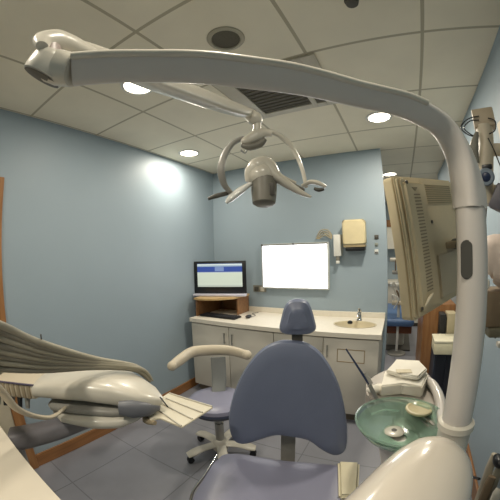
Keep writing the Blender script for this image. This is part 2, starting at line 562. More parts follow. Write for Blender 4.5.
MB().tube([(SKX + .02, 2.87, .93), (SKX + .02, 2.82, .955), (SKX + .02, 2.77, .95), (SKX + .02, 2.745, .93)], [.012, .012, .011, .01], 12, smooth=5).build('spout', CHROME, t)
MB().box((SKX + .02, 2.85, .985), (.025, .09, .012), R=Matrix.Rotation(-.3, 3, 'X'), bev=.004).build('lever', CHROME, t)
c = onax(350, 323.5, 2, .872)
tag(MB().lathe((c.x, c.y, .871), [(.02, 0), (.026, .006), (.022, .022), (.006, .03)], 20).build('plug', BLACK), 'small black plug lying on the rim left of the tap', 'plug')

# wooden corner riser with computer
t = thing('monitor_riser', (-1.90, 2.78, .871), 'brown wooden corner riser shelf standing on the worktop by the left wall', 'shelf')
RZ = onax(222, 299.5, 1, 2.50).z - .022
oul = [(WX0 + .003, YB - .025), (WX0 + .003, 2.47), (-1.98, 2.45), (-1.86, 2.48), (-1.74, 2.57), (-1.66, 2.68), (-1.645, YB - .025)]
MB().prism(oul, RZ, RZ + .022, bev=.003).build('top_board', BEECHL, t)
MB().span((WX0 + .006, 2.50, .871), (WX0 + .024, YB - .03, RZ)).build('side_panel', BEECH, t)
MB().span((-1.675, 2.74, .871), (-1.657, YB - .03, RZ)).build('side_panel', BEECH, t)
MB().span((WX0 + .03, YB - .045, .871), (-1.68, YB - .03, RZ)).build('back_panel', BEECH, t)
# monitor on riser
mxa, mxb = onax(197.5, 280, 1, 2.72).x, onax(245, 280, 1, 2.72).x
mc = V(((mxa + mxb) / 2, 2.72, RZ + .022))
R = rotz(math.radians(20))
MWD = (mxb - mxa) * .93
t = thing('desktop_monitor', mc, 'black desktop monitor showing a blue and white page on the corner riser', 'monitor')
def L(x, y, z): return mc + R @ V((x, y, z))
mb = MB().box(L(0, 0, .210), (MWD, .03, .365), R, bev=.006)
mb.box(L(0, .03, .205), (.36, .04, .22), R, bev=.01)
mb.build('casing', BLACK, t)
scr = MB().box(L(0, -.0155, .235), (MWD - .085, .002, .265), R)
def screen_mat():
    m = bpy.data.materials.new('web_page_screen')
    m.use_nodes = True
    nt = m.node_tree
    b = nt.nodes['Principled BSDF']
    tc = nt.nodes.new('ShaderNodeTexCoord')
    s = nt.nodes.new('ShaderNodeSeparateXYZ')
    nt.links.new(tc.outputs['Generated'], s.inputs[0])
    r = nt.nodes.new('ShaderNodeValToRGB')
    r.color_ramp.interpolation = 'CONSTANT'
    e = r.color_ramp.elements
    e[0].position = 0; e[0].color = lin('#a9b4ad')
    e[1].position = .08; e[1].color = lin('#b8c3b9')
    for p, c in ((.60, '#a9b5bf'), (.63, '#33488e'), (.86, '#8fa3b8'), (.92, '#c0cccf'), (.97, '#4a5a80')):
        x = e.new(p); x.color = lin(c)
    nt.links.new(s.outputs[2], r.inputs['Fac'])
    # pale block in the header band
    def mth(op, a, v):
        n = nt.nodes.new('ShaderNodeMath'); n.operation = op
        if isinstance(a, (int, float)): n.inputs[0].default_value = a
        else: nt.links.new(a, n.inputs[0])
        if isinstance(v, (int, float)): n.inputs[1].default_value = v
        else: nt.links.new(v, n.inputs[1])
        return n.outputs[0]
    k = mth('MULTIPLY', mth('LESS_THAN', mth('ABSOLUTE', mth('SUBTRACT', s.outputs[0], .5), 0), .1), mth('LESS_THAN', mth('ABSOLUTE', mth('SUBTRACT', s.outputs[2], .76), 0), .09))
    mix = nt.nodes.new('ShaderNodeMix'); mix.data_type = 'RGBA'
    nt.links.new(k, mix.inputs['Factor'])
    nt.links.new(r.outputs['Color'], mix.inputs['A'])
    mix.inputs['B'].default_value = lin('#6f83b0')
    nt.links.new(mix.outputs['Result'], b.inputs['Base Color'])
    nt.links.new(mix.outputs['Result'], b.inputs['Emission Color'])
    b.inputs['Emission Strength'].default_value = .5
    b.inputs['Roughness'].default_value = .2
    return m
scr.build('screen', screen_mat(), t, smooth=False)
MB().box(L(0, -.03, .014), (MWD, .10, .024), R, bev=.005).build('base', mat('silver_plastic', '#c3c2cf', .3), t)
MB().box(L(0, .01, .035), (.12, .03, .06), R, bev=.005).build('stand', BLACK, t)
kc = onax(220, 316, 2, .88); kc.z = .871
t = thing('keyboard', kc, 'slim black keyboard on the worktop below the riser', 'keyboard')
MB().box(kc + V((0, 0, .009)), (.46, .14, .016), bev=.004).build('base', BLACK, t)
mb = MB()
for r_ in range(5):
    for k in range(15): mb.box(kc + V((-.205 + k * .0293, -.05 + r_ * .025, .02)), (.023, .019, .006), bev=.002, seg=1)
mb.build('keys', mat('key_black', '#22242a', .5), t)
c = onax(248.5, 317, 2, .88)
t = thing('computer_mouse', (c.x, c.y, .871), 'small black computer mouse right of the keyboard', 'mouse')
MB().ball((c.x, c.y, .888), (.028, .05, .016)).build('body', BLACK, t)
MB().cyl((c.x - .003, c.y - .03, .898), (c.x + .003, c.y - .03, .898), .007).build('wheel', DGREY, t)
tag(MB().tube([(c.x, c.y + .045, .876), (c.x + .02, c.y + .12, .874), (c.x - .06, c.y + .2, .874), (c.x - .02, c.y + .27, .874)], .003, 6, smooth=6).build('mouse_cable', DGREY), 'thin grey mouse cable curling towards the wall', 'cable')

# wall items
def wp(px, py, y=YB): return onax(px, py, 1, y)
a, b = wp(263, 243.5), wp(330, 288.5)
a2 = wp(263, 288.5); zt = (wp(263, 245).z + wp(330, 241).z) / 2; zb = (wp(263, 288).z + wp(330, 289).z) / 2
lx0, lx1 = a.x, wp(330, 265).x
t = thing('xray_light_box', ((lx0 + lx1) / 2, YB, zb), 'glowing white wall light box with a thin grey frame', 'light box')
MB().span((lx0, YB - .05, zb), (lx1, YB - .001, zt), bev=.006).build('frame', mat('lightbox_grey', '#c4c8c6', .4), t)
MB().span((lx0 + .018, YB - .052, zb + .018), (lx1 - .018, YB - .049, zt - .022)).build('panel', BOXGLOW, t)
mb = MB().span((lx0 + .01, YB - .058, zt - .02), (lx1 - .01, YB - .045, zt - .004), bev=.002)
mb.build('film_rail', mat('rail_grey', '#83857d', .4), t)
for q in (lx0 + .015, (lx0 + lx1) / 2 + .0): MB().box((q, YB - .062, zt - .012), (.02, .012, .022), bev=.003).build('clip', DGREY, t)
# double socket
a, b = wp(253.5, 285), wp(266.5, 292)
t = thing('wall_socket', ((a.x + b.x) / 2, YB, b.z), 'double power socket on the back wall left of the light box', 'socket')
MB().span((a.x, YB - .01, b.z), (b.x, YB, a.z), bev=.003).build('plate', mat('socket_metal', '#8f8d82', .4, metal=.4), t)
for q in (.27, .73):
    x = a.x + (b.x - a.x) * q
    MB().box((x, YB - .014, (a.z + b.z) / 2 - .005), (.05, .012, .05), bev=.003).build('plug_face', DGREY if q < .5 else CREAM, t)
# soap dispenser
a, b = wp(334.5, 235), wp(342.5, 256)
t = thing('soap_dispenser', ((a.x + b.x) / 2, YB, b.z - .05), 'narrow white soap dispenser on the wall beside the towel dispenser', 'soap dispenser')
MB().span((a.x, YB - .07, b.z), (b.x, YB, a.z), bev=.008).build('casing', WHITE, t)
MB().span((a.x + .02, YB - .06, b.z - .05), (b.x - .02, YB - .02, b.z), bev=.004).build('pump', MGREY, t)
MB().box(((a.x + b.x) / 2, YB - .05, b.z - .06), (.035, .04, .03), bev=.006).build('nozzle', WHITE, t)
# paper towel dispenser
a, b = wp(344, 221), wp(367, 246)
a.z = wp(355, 220.5).z; b.z = wp(355, 245).z
t = thing('towel_dispenser', ((a.x + b.x) / 2, YB, b.z - .06), 'cream paper towel dispenser with dark underside above the sink', 'towel dispenser')
MB().prism(rrect(a.x, b.z, b.x, a.z, .03), 0, .13, axes=(V((1, 0, 0)), V((0, 0, 1)), V((0, -1, 0)), V((0, YB - .001, 0))), bev=.012, seg=3).build('cover', YELLOWC, t)
MB().span((a.x + .005, YB - .12, b.z - .022), (b.x - .005, YB - .002, b.z), bev=.004).build('lip', mat('brownish_cream', '#9c8c6b', .5), t)
MB().span((a.x + .02, YB - .11, b.z - .06), (b.x - .008, YB - .004, b.z - .022), bev=.01).build('opening', BLACK, t)
# switches
for (px, py, mt, lab, sz) in ((376.5, 237, DGREY, 'small dark square wall switch right of the towel dispenser, topmost of three', .042),
                              (376.5, 244.5, mat('dull_grey_plate', '#8b9189', .5), 'small grey wall switch, middle one of three', .034),
                              (376.5, 251.5, WHITE, 'small white wall switch with a dark rocker, lowest of three', .04)):
    c = wp(px, py)
    t = thing('wall_switch', (c.x, YB, c.z - .02), lab, 'switch', 'small switches on the back wall')
    MB().box((c.x, YB - .005, c.z), (sz, .01, sz), bev=.003).build('plate', mt, t)
    MB().box((c.x, YB - .012, c.z - (.008 if mt is WHITE else 0)), (sz * .7, .006, sz * .25), bev=.001).build('rocker', DGREY if mt is WHITE else mt, t)
# wire rack on top of the light box
mb = MB()
for k in range(4):
    p0 = wp(317 + k * 1.2, 239); p1 = wp(321 + k * 1.5, 231 + k * 1.5); p2 = wp(328, 230 + k * 2); p3 = wp(333, 236 + k)
    mb.tube([p + V((0, -.03 - .01 * k, 0)) for p in (p0, p1, p2, p3)], .005, 8, smooth=5)
tag(mb.build('wire_holder', mat('tan_wire', '#a39778', .5)), 'loop of tan wires on the wall above the light box corner', 'wire holder')

# ------------------------------------------------------------------ lamp post and long curved arm
PX, PY = .192, .777
AZ = 1.905
ELB = V((-.512, .168, AZ))
adir = (V((ELB.x, ELB.y, 0)) - V((PX, PY, 0))).normalized()
post = thing('lamp_post', (PX, PY, .3), 'tall grey-white post bending into the long arm that carries the lamp', 'lamp post')
pts = [V((PX, PY, 1.02)), V((PX, PY, 1.2)), V((PX, PY, 1.45)), V((PX, PY, 1.655))]
MB().tube(pts, [.0425, .041, .0395, .039], 40).build('pole', GREYW, post)
pn = adir.cross(V((0, 0, 1)))
def onpl(px, py):
    v = ray(px, py)
    return EYE + v * ((V((PX, PY, 0)) - EYE).dot(pn) / v.dot(pn))
tg = [(468, 190, 13.5), (461, 160, 12.5), (450, 137, 12), (438, 123, 11.5), (420, 112.5, 11.5), (400, 104.5, 11.5), (375, 98.5, 11.5), (350, 93, 12), (318, 85, 13), (285, 78.5, 14), (250, 74, 14.5), (200, 68.5, 14.5), (150, 67.5, 14), (110, 68, 14), (75, 70.5, 14)]
cv = [V((PX, PY, 1.657)), V((PX, PY, 1.70))]
cr = [.0385, .0385]
for x_, y_, h_ in tg[1:]:
    p_ = onpl(x_, y_)
    cv.append(p_); cr.append(h_ / FPX * (p_ - EYE).length)
hN = pn if pn.dot(EYE - V((PX, PY, 0))) > 0 else -pn
FN = (V((hN.x, hN.y, 0)).normalized() * .80 - V((0, 0, .60)))
MB().tube(cv, cr, 48, smooth=4, pw=3.6, face=FN).build('arm', GREYW, post)
MB().tube([c + (V((0, 0, .80)) + V((hN.x, hN.y, 0)) * .60) * (r_ * .93) + FN * (r_ * .5) for c, r_ in zip(cv[5:], cr[5:])], .0075, 10, smooth=4).build('arm_ridge', CREAM, post)
MB().tube([V((PX, PY, 1.655)), V((PX, PY, 1.660))], .0392, 40).build('pole_joint', mat('joint_grey', '#a09a92', .4), post)
# oval inset on the pole facing the camera
nn = (V((EYE.x, EYE.y, 0)) - V((PX, PY, 0))).normalized()
side = V((-nn.y, nn.x, 0))
pcen = V((PX, PY, 0)) + nn * .0365 + side * (-.004)
sgn = 1 if side.dot(_r) > 0 else -1
pcen = V((PX, PY, 0)) + nn * .032 + side * sgn * (-.0125)
z0, z1 = P(466, 279, .77).z, P(466, 240, .77).z
MB().prism(rrect(-.0155, z0, .0155, z1, .015, 8), 0, .0085, axes=(side, V((0, 0, 1)), nn, pcen), bev=.002).build('oval_inset', DGREY, post)
# base collar
MB().lathe((PX, PY, 0), [(.044, 1.105), (.052, 1.10), (.053, 1.083), (.047, 1.078), (.046, .9), (.046, .0)], 40).build('collar', CREAM, post)
# elbow barrel at the far end of the arm
ELC = P(49, 66, .535)
eax = (V((0, 0, 1)) + (V((EYE.x, EYE.y, 0)) - V((ELC.x, ELC.y, 0))).normalized() * .12 - adir * .45).normalized()
tilt = eax.to_track_quat('Z', 'Y').to_matrix()
MB().lathe(ELC, [(.037, -.026), (.041, -.023), (.042, -.014), (.040, .010), (.034, .022), (.022, .028)], 36, R=tilt).build('elbow', CREAM, post)
MB().lathe(ELC, [(.001, -.029), (.020, -.0292), (.0385, -.0262)], 36, R=tilt).build('elbow_cap', DGREY, post)
e0_, e1_ = onpl(74, 70.5), ELC
MB().tube([e0_, e0_.lerp(e1_, .6), e1_], [.0300, .033, .030], 32, pw=2.4).build('elbow_sleeve', CREAM, post)
MB().tube([P(49, 62, .535), P(50, 48, .535)], [.026, .022], 28).build('elbow_neck', mat('pinkish_collar', '#a89a94', .4), post)

# ------------------------------------------------------------------ operating lamp hung from the spring arm
J = P(252, 117, 1.2)
lamp = thing('operating_lamp', J, 'dental operating lamp with ring yoke and side handles on a slim sloping arm', 'dental lamp')
S0 = P(50, 44, .535)
S1 = J + V((0, 0, .02))
sd = (S1 - S0).normalized()
# sprung arm: bracket then beam
MB().tube([P(42, 46, .50), P(43, 41, .52), P(58, 40, .535), P(76, 46, .545), P(104, 60, .57)], [.012, .021, .026, .022, .013], 20, smooth=4, flat=(1, .75)).build('arm_bracket', CREAM, lamp)
MB().tube([P(74, 46, .55), P(110, 62, .62), P(160, 82.5, .78), P(208, 100, .98), P(240, 111, 1.13), S1], [.015, .026, .031, .031, .027, .018], 20, smooth=4, flat=(1.0, .9), pw=3.2).build('spring_arm', CREAM, lamp)
HD = 1.2
def q(px, py, dd=0): return P(px, py, HD + dd)
MB().tube([q(240, 110), q(249, 114), q(255, 119), q(257, 124)], [.016, .028, .034, .022], 20, smooth=4).build('knuckle', CREAM, lamp)
MB().tube([q(257, 121), q(257, 128), q(256, 137)], [.018, .018, .024], 20).build('swivel', CREAM, lamp)
MB().tube([q(241, 142, -.01), q(249, 140, -.01), q(257, 136, 0), q(264, 133, 0), q(272, 134, 0)], [.012, .024, .030, .022, .013], 16, smooth=4).build('yoke_hub', CREAM, lamp)
MB().tube([q(242, 145, -.02), q(250, 147, -.025), q(260, 144, -.02), q(265, 139, -.02)], [.010, .016, .016, .010], 12, smooth=3).build('hub_underside', MGREY, lamp)
MB().tube([q(243, 138, 0), q(232, 144, -.03), q(224, 156, -.06), q(221, 170, -.08), q(224, 184, -.06), q(231, 193, -.03)], [.014, .017, .019, .019, .016, .012], 16, smooth=5, flat=(1, .7)).build('yoke', GREYP, lamp)
MB().tube([q(262, 131, 0), q(275, 133, .02), q(288, 142, .05), q(297, 156, .07), q(303, 172, .06), q(306, 187, .04)], [.012, .012, .011, .010, .009, .008], 14, smooth=5).build('yoke', CREAM, lamp)
MB().tube([q(241, 150, -.02), q(245, 153, -.02), q(247, 149, -.02)], .004, 8, smooth=3).build('hook', STEEL, lamp)
# head
MB().tube([q(248, 182, -.01), q(250, 173, -.01), q(256, 167, -.01), q(263, 165, 0), q(269, 168, 0), q(275, 176, 0)], [.010, .024, .036, .038, .036, .026], 20, smooth=5).ball(q(261, 175.5, 0), (.062, .055, .052)).build('head_shell', CREAM, lamp)
MB().tube([q(268, 166, .0), q(276, 176, -.01), q(290, 186, -.02), q(302, 193, -.03), q(311, 197, -.04)], [.042, .034, .024, .016, .006], 16, smooth=5, flat=(1, .7)).build('front_wing', CREAM, lamp)
MB().tube([q(268, 160, .05), q(274, 168, .07), q(281, 176, .09), q(296, 183, .1)], [.016, .014, .010, .006], 12, smooth=4).build('rear_wing', CREAM, lamp)
MB().tube([q(281, 181, .05), q(293, 185, .06), q(304, 190, .05)], [.014, .018, .012], 12, smooth=4, flat=(1, .5)).build('hinge_cover', MGREY, lamp)
MB().tube([q(302, 186, .04), q(310, 182, .03), q(318, 183, .02), q(326, 187, .02)], [.010, .014, .015, .009], 12, smooth=4, flat=(1, .7)).build('handle', CREAM, lamp)
MB().tube([q(314, 188.5, .02), q(319, 190, .02), q(324, 189, .02)], [.006, .009, .006], 10, smooth=2).build('handle_grip', DGREY, lamp)
MB().tube([q(250, 184, -.03), q(240, 191, -.05), q(231, 198, -.06), q(226, 203, -.06)], [.016, .028, .027, .010], 16, smooth=4, flat=(1, .55)).build('left_wing', mat('bright_enamel', '#d9d9d4', .15, coat=1), lamp)
MB().tube([q(208, 199, -.03), q(216, 196, -.03), q(228, 193, -.02)], [.006, .010, .009], 10, smooth=3).build('handle', DGREY, lamp)
h0, h1 = q(264, 180, 0), q(264, 205, -.02)
MB().tube([h0, h0.lerp(h1, .5), h0.lerp(h1, .93), h1], [.054, .053, .047, .036], 28).build('reflector_housing', MGREY, lamp)
MB().box(q(272, 189, -.055), (.020, .006, .05), R=rotz(YAW), bev=.002).build('vent_slot', DGREY, lamp)

# ------------------------------------------------------------------ monitor seen from behind, fixed to the post
mTL, mBL, mBR = P(382, 179, .745), P(402, 321, .765), P(458, 301, 1.08)
mz = (mTL - mBL).normalized()
mu = (mBR - mBL); mu = (mu - mz * mu.dot(mz)).normalized()
mn = mu.cross(mz)
if mn.dot(EYE - mBL) < 0: mn = -mn
ml = mBL + V((0, 0, 0))
MW, MH = .345, (mTL - mBL).length
ax = (mu, mz, mn, ml)
t = thing('monitor', ml + mu * .17, 'beige flat monitor seen from behind, fixed beside the lamp post', 'monitor')
MONB = mat('monitor_beige', '#d2c3a2', .42)
MB().prism(rrect(0, 0, MW, MH, .012), 0, .026, axes=ax, bev=.0012, seg=2).build('bezel', MONB, t)
MB().prism(rrect(.001, .001, MW - .001, MH - .001, .012), .0262, .037, axes=ax, bev=.006, seg=4).build('rear_cover', MONB, t)
MB().prism(rrect(.012, .012, .125, MH - .012, .01), .034, .052, axes=ax, bev=.010, seg=3).build('slotted_panel', MONB, t)
MB().prism(rrect(.15, .02, MW - .02, MH * .40, .006), .034, .042, axes=ax, bev=.003, seg=2).build('rear_housing', mat('beige_housing', '#c9bba0', .5), t)
mb = MB()
for k in range(30):
    mb.prism([(.05, .065 + k * .0083), (.082, .065 + k * .0083), (.082, .0683 + k * .0083), (.05, .0683 + k * .0083)], .0515, .0528, axes=ax)
mb.build('vent_slots', BEIGED, t, smooth=False)
mb = MB()
for k in range(9): mb.prism([(.145, .285 + k * .0062), (MW - .03, .285 + k * .0062), (MW - .03, .2885 + k * .0062), (.145, .2885 + k * .0062)], .0375, .0392, axes=ax)
mb.build('top_vent', mat('vent_tan', '#a39678', .5), t, smooth=False)
for u_, v_ in ((.028, MH - .02), (.018, .03), (.15, .235)):
    MB().lathe(ml + mu * u_ + mz * v_ + mn * (.052 if u_ < .1 else .038), [(.001, .0015), (.0045, .0015), (.005, -.002)], 14, R=mn.to_track_quat('Z', 'Y').to_matrix()).build('screw', DGREY, t)
MB().prism([(.045, MH - .032), (.075, MH - .032), (.06, MH - .042)], .0515, .053, axes=ax).build('arrow_mark', BEIGED, t)
MB().tube([ml + mu * .025 + mz * .035 + mn * .057, ml + mu * .045 + mz * .052 + mn * .061, ml + mu * .07 + mz * .056 + mn * .057], [.002, .0045, .002], 8, smooth=4).build('catch', mat('bright_beige', '#d8ccb2', .3), t)
MB().box(ml + mu * (MW * .75) + mz * (MH * .45) + mn * .045, (.08, .08, .02), R=Matrix((mu, mn, mz)).transposed(), bev=.004).build('mount_plate', BEIGED, t)
MB().tube([ml + mu * (MW * .75) + mz * (MH * .45) + mn * .05, V((PX + .01, PY + .05, ml.z + MH / 2))], .016, 14).build('mount_arm', DGREY, t)
MB().prism(rrect(.008, .008, MW - .008, MH - .008, .004), -.002, .0, axes=ax).build('screen', BLACK, t, smooth=False)
# a cream cable box under it
a = P(431, 320, .95)

# ------------------------------------------------------------------ wall X-ray unit at the right edge
def xr(px, py, d=1.45): return P(px, py, d)
t = thing('xray_unit', xr(490, 200) , 'beige wall mounted X-ray arm with black cable loops and a dark blue knob', 'X-ray unit')
Rx = rotz(math.radians(-15))
c0, c1 = xr(483, 112), xr(484, 128)
wdt = .10
MB().box((c0 + c1) / 2, (wdt, .08, (c0 - c1).length + .01), Rx, bev=.006).build('top_block', mat('tan_block', '#b0a18a', .5), t)
MB().tube([xr(484, 127), xr(486, 145), xr(485, 160), xr(484, 185), xr(487, 205)], [.052, .045, .050, .055, .05], 4 * 5, smooth=3, flat=(1, .8)).build('arm', BEIGE, t)
MB().tube([xr(477, 132, 1.40), xr(474, 147, 1.40), xr(477, 163, 1.40)], [.008, .022, .010], 12, smooth=4).build('side_panel', MGREY, t)
kp = xr(486, 177, 1.36)
kn = (EYE - kp).normalized(); KR = kn.to_track_quat('Z', 'Y').to_matrix()
MB().lathe(kp, [(.036, -.04), (.038, 0), (.032, .008), (.024, .008)], 28, R=KR).build('knob_ring', mat('grey_blue_ring', '#7d8894', .3), t)
MB().lathe(kp, [(.001, .014), (.014, .013), (.023, .006)], 24, R=KR).build('knob', NAVY, t)
MB().box(xr(487, 167, 1.37), (.045, .02, .02), Rx, bev=.003).build('bracket', BLACK, t)
for pts_ in ([(479, 116), (468, 119), (461, 127), (467, 134), (478, 138)], [(479, 120), (470, 121), (464, 128), (472, 135), (479, 136)], [(488, 118), (495, 121), (495, 130), (489, 134)], [(488, 138), (494, 150), (500, 165), (506, 175)]):
    MB().tube([xr(x, y, 1.40) for x, y in pts_], .0028, 8, smooth=5).build('cable', BLACK, t)
MB().box(xr(500, 198, 1.4), (.07, .06, .11), Rx @ Matrix.Rotation(.5, 3, 'Y'), bev=.012).build('joint_cover', mat('slate_plastic', '#5d5b63', .45), t)
mb = MB().tube([xr(490, 192, 1.5), xr(500, 194, 1.5), xr(512, 198, 1.5)], [.035, .04, .04], 16, smooth=3)
mb.build('cross_arm', BEIGE, t)
MB().tube([xr(479, 264, 1.5), xr(485, 260, 1.5), xr(498, 258, 1.5), xr(520, 268, 1.5)], [.06, .09, .11, .13], 24, smooth=4).build('tube_head', PINKW, t)
MB().box(xr(484, 284, 1.42), (.05, .05, .04), Rx, bev=.01).build('end_cap', CREAM, t)
mb = MB().tube([xr(485, 205, 1.55), xr(484, 225, 1.55), xr(486, 245, 1.55)], [.012, .012, .012], 10, smooth=3)
mb.build('drop_tube', GREYP, t)
wm = xr(500, 150, 1.5)
MB().span((XR - .10, wm.y - .06, wm.z - .25), (XR - .001, wm.y + .06, wm.z + .15), bev=.01).build('wall_plate', BEIGE, t)
MB().tube([xr(487, 150, 1.47), (XR - .05, wm.y, xr(487, 150, 1.47).z)], .03, 16).build('wall_arm', BEIGE, t)
c = xr(490, 306, 1.5)
t2 = thing('wall_shelf_box', (c.x, c.y, c.z - .06), 'brown box on the right wall just below the X-ray head', 'box')
MB().span((c.x - .08, c.y - .1, c.z - .075), (XR - .001, c.y + .12, c.z + .075), bev=.008).build('body', BROWN, t2)
MB().span((c.x - .03, c.y - .11, c.z - .12), (XR - .001, c.y + .05, c.z - .076), bev=.01).build('tray', mat('olive_tray', '#6a6552', .6), t2)
c = onax(499, 333, 0, XR - .02)
t2 = thing('wall_hook', c, 'small dark hook on the right wall under the brown box', 'hook')
MB().tube([c + V((0, .02, .03)), c + V((-.03, .0, .0)), c + V((-.03, -.03, -.02))], .006, 8, smooth=4).build('hook', BLACK, t2)
MB().box(c + V((-.0, -.03, -.06)), (.03, .05, .03), bev=.005).build('clip', CREAM, t2)
# pale pipes low on the right wall
c = onax(494, 460, 0, XR - .06)
t2 = thing('suction_tube_stand', (c.x, c.y, 0), 'cream upright tubes with dark bands low beside the right wall', 'tubes')
for k, (dx, dy) in enumerate(((0, 0), (.02, -.07), (-.03, -.13), (.0, -.2))):
    MB().tube([(c.x + dx, c.y + dy, .0), (c.x + dx - .01, c.y + dy, c.z - .05), (c.x + dx, c.y + dy + .01, c.z + .03 - .02 * k)], [.025, .024, .02], 14).build('tube', [BEIGE, HOSEL, BROWN, CREAM][k], t2)
MB().ball((c.x, c.y - .06, c.z + .04), (.03, .05, .03)).build('cap', BLACK, t2)
MB().tube([(c.x - .05, c.y - .01, c.z - .12), (c.x - .06, c.y + .1, c.z - .2), (c.x - .06, c.y + .2, c.z - .3)], .008, 8, smooth=3).build('strap', BLACK, t2)

# ------------------------------------------------------------------ dental chair
CO = V((-.475, 1.255, 0)); CA = math.radians(18)
cxv = V((math.cos(CA), math.sin(CA), 0)); cyv = V((-math.sin(CA), math.cos(CA), 0)); cz = V((0, 0, 1))
chair = thing('dental_chair', CO + V((0, 0, 0)), 'blue vinyl dental chair with upright backrest and small headrest', 'dental chair')
lean = math.radians(5)
bay = (cz * math.cos(lean) + cyv * math.sin(lean)); ban = (-cyv * math.cos(lean) + cz * math.sin(lean))
def onplane(px, py, o, n):
    v = ray(px, py)
    return EYE + v * ((V(o) - EYE).dot(n) / v.dot(n))
BO = CO + V((0, 0, .86))
def outline(pxs, o, x_, y_, n_):
    r = []
    for px, py in pxs:
        p = onplane(px, py, o, n_) - V(o)
        r.append((p.dot(x_), p.dot(y_)))
    return r
def smooth_loop(pts, k=4):
    n = len(pts); o = []
    for i in range(n):
        p0, p1, p2, p3 = pts[i - 1], pts[i], pts[(i + 1) % n], pts[(i + 2) % n]
        for s in range(k):
            t_ = s / k
            o.append(tuple(.5 * (2 * b_ + (c_ - a_) * t_ + (2 * a_ - 5 * b_ + 4 * c_ - d_) * t_ * t_ + (3 * b_ - a_ - 3 * c_ + d_) * t_ ** 3) for a_, b_, c_, d_ in zip(p0, p1, p2, p3)))
    return o
bpx = [(292, 342), (306, 344), (320, 353), (331, 368), (339, 385), (344, 405), (347, 428), (346, 446), (340, 453), (332, 454), (322, 450), (309, 442), (292, 439), (276, 437), (260, 440), (246, 443), (236, 440), (231, 430), (230, 414), (234, 394), (242, 374), (254, 357), (266, 347), (280, 342)]
ol = smooth_loop(outline(bpx, BO, cxv, bay, ban), 3)
MB().pillow(ol, BO - ban * .035, cxv, bay, ban, .07, inset=.028, crown=.006, back=.02, conv=lambda x, y: x * x * .5).build('backrest', VINYL, chair)
hpx = [(297, 300), (307, 302), (312, 311), (315, 322), (316, 330), (310, 335), (297, 336), (284, 335), (279, 330), (281, 319), (284, 308), (289, 302)]
HO = CO + V((0, 0, 1.26)) + cyv * .05
ol = smooth_loop(outline(hpx, HO, cxv, cz, -cyv), 3)
MB().pillow(ol, HO + cyv * .03, cxv, cz, -cyv, .075, inset=.03, crown=.01, back=.02).build('headrest', VINYL, chair)
a = onplane(297, 333, HO, -cyv); b = onplane(297, 350, HO, -cyv)
MB().box((a + b) / 2 + cyv * .035, (.055, .018, (a - b).length), rotz(CA), bev=.003).build('headrest_stem', DGREY, chair)
# backrest support
a = onplane(287, 425, CO + V((0, 0, .6)) + cyv * .03, -cyv); b = onplane(288, 470, CO + V((0, 0, .5)) + cyv * .03, -cyv)
MB().box((a + b) / 2 + cyv * .05, (.08, .03, (a - b).length), rotz(CA), bev=.004).build('back_support', GREYP, chair)
# seat
spx_top = [(216, 458), (225, 452), (250, 452), (280, 455), (310, 458), (335, 462), (345, 466)]
sz = .52
so = [onax(px, py, 2, sz) - CO for px, py in spx_top]
loc = [(p.dot(cxv), p.dot(cyv)) for p in so]
l0 = onax(190, 500, 2, sz) - CO; l0 = (l0.dot(cxv), l0.dot(cyv)); l1 = onax(346, 500, 2, sz) - CO; l1 = (l1.dot(cxv), l1.dot(cyv))
ol = loc + [(loc[-1][0] + .01, loc[-1][1] - .05), l1, (.31, -.5), (.27, -.75), (.20, -.95), (0, -1.0), (-.20, -.95), (-.27, -.75), (-.32, -.55), l0, ((l0[0] + loc[0][0]) / 2 - .01, (l0[1] + loc[0][1]) / 2), (loc[0][0] - .012, loc[0][1] - .04)]
ol = smooth_loop(ol, 3)
MB().pillow(ol, CO + V((0, 0, sz - .045)), cxv, cyv, cz, .09, inset=.03, crown=.004, conv=lambda x, y: -.02 * max(0, 1 - (x / .25) ** 2)).build('seat', VINYL_LIT, chair)
MB().box(CO + cyv * -.42 + V((0, 0, .40)), (.34, .75, .07), rotz(CA), bev=.02).build('seat_frame', GREYP, chair)
MB().box(CO + cyv * -.25 + V((0, 0, .22)), (.22, .34, .34), rotz(CA), bev=.03).build('lift_column', GREYW, chair)
MB().box(CO + cyv * -.28 + V((0, 0, .03)), (.44, .9, .058), rotz(CA), bev=.02).build('base', GREYW, chair)
a = onax(217, 457, 2, .47); b = onax(205, 475, 2, .46); c = onax(193, 492, 2, .44); d = onax(190, 510, 2, .40)
MB().tube([a + V((0, 0, .01)), b, c, d], .008, 10, smooth=5).build('side_rail', CHROME, chair)
# cream block at the right side of the seat
ar = [onax(x, y, 2, .54) for x, y in ((338, 460), (360, 461), (358, 496), (339, 496))]
MB().prism([(p.x, p.y) for p in ar], .42, .54, bev=.012, seg=3).build('side_cover', mat('cream_side', '#cfc6a8', .35), chair)

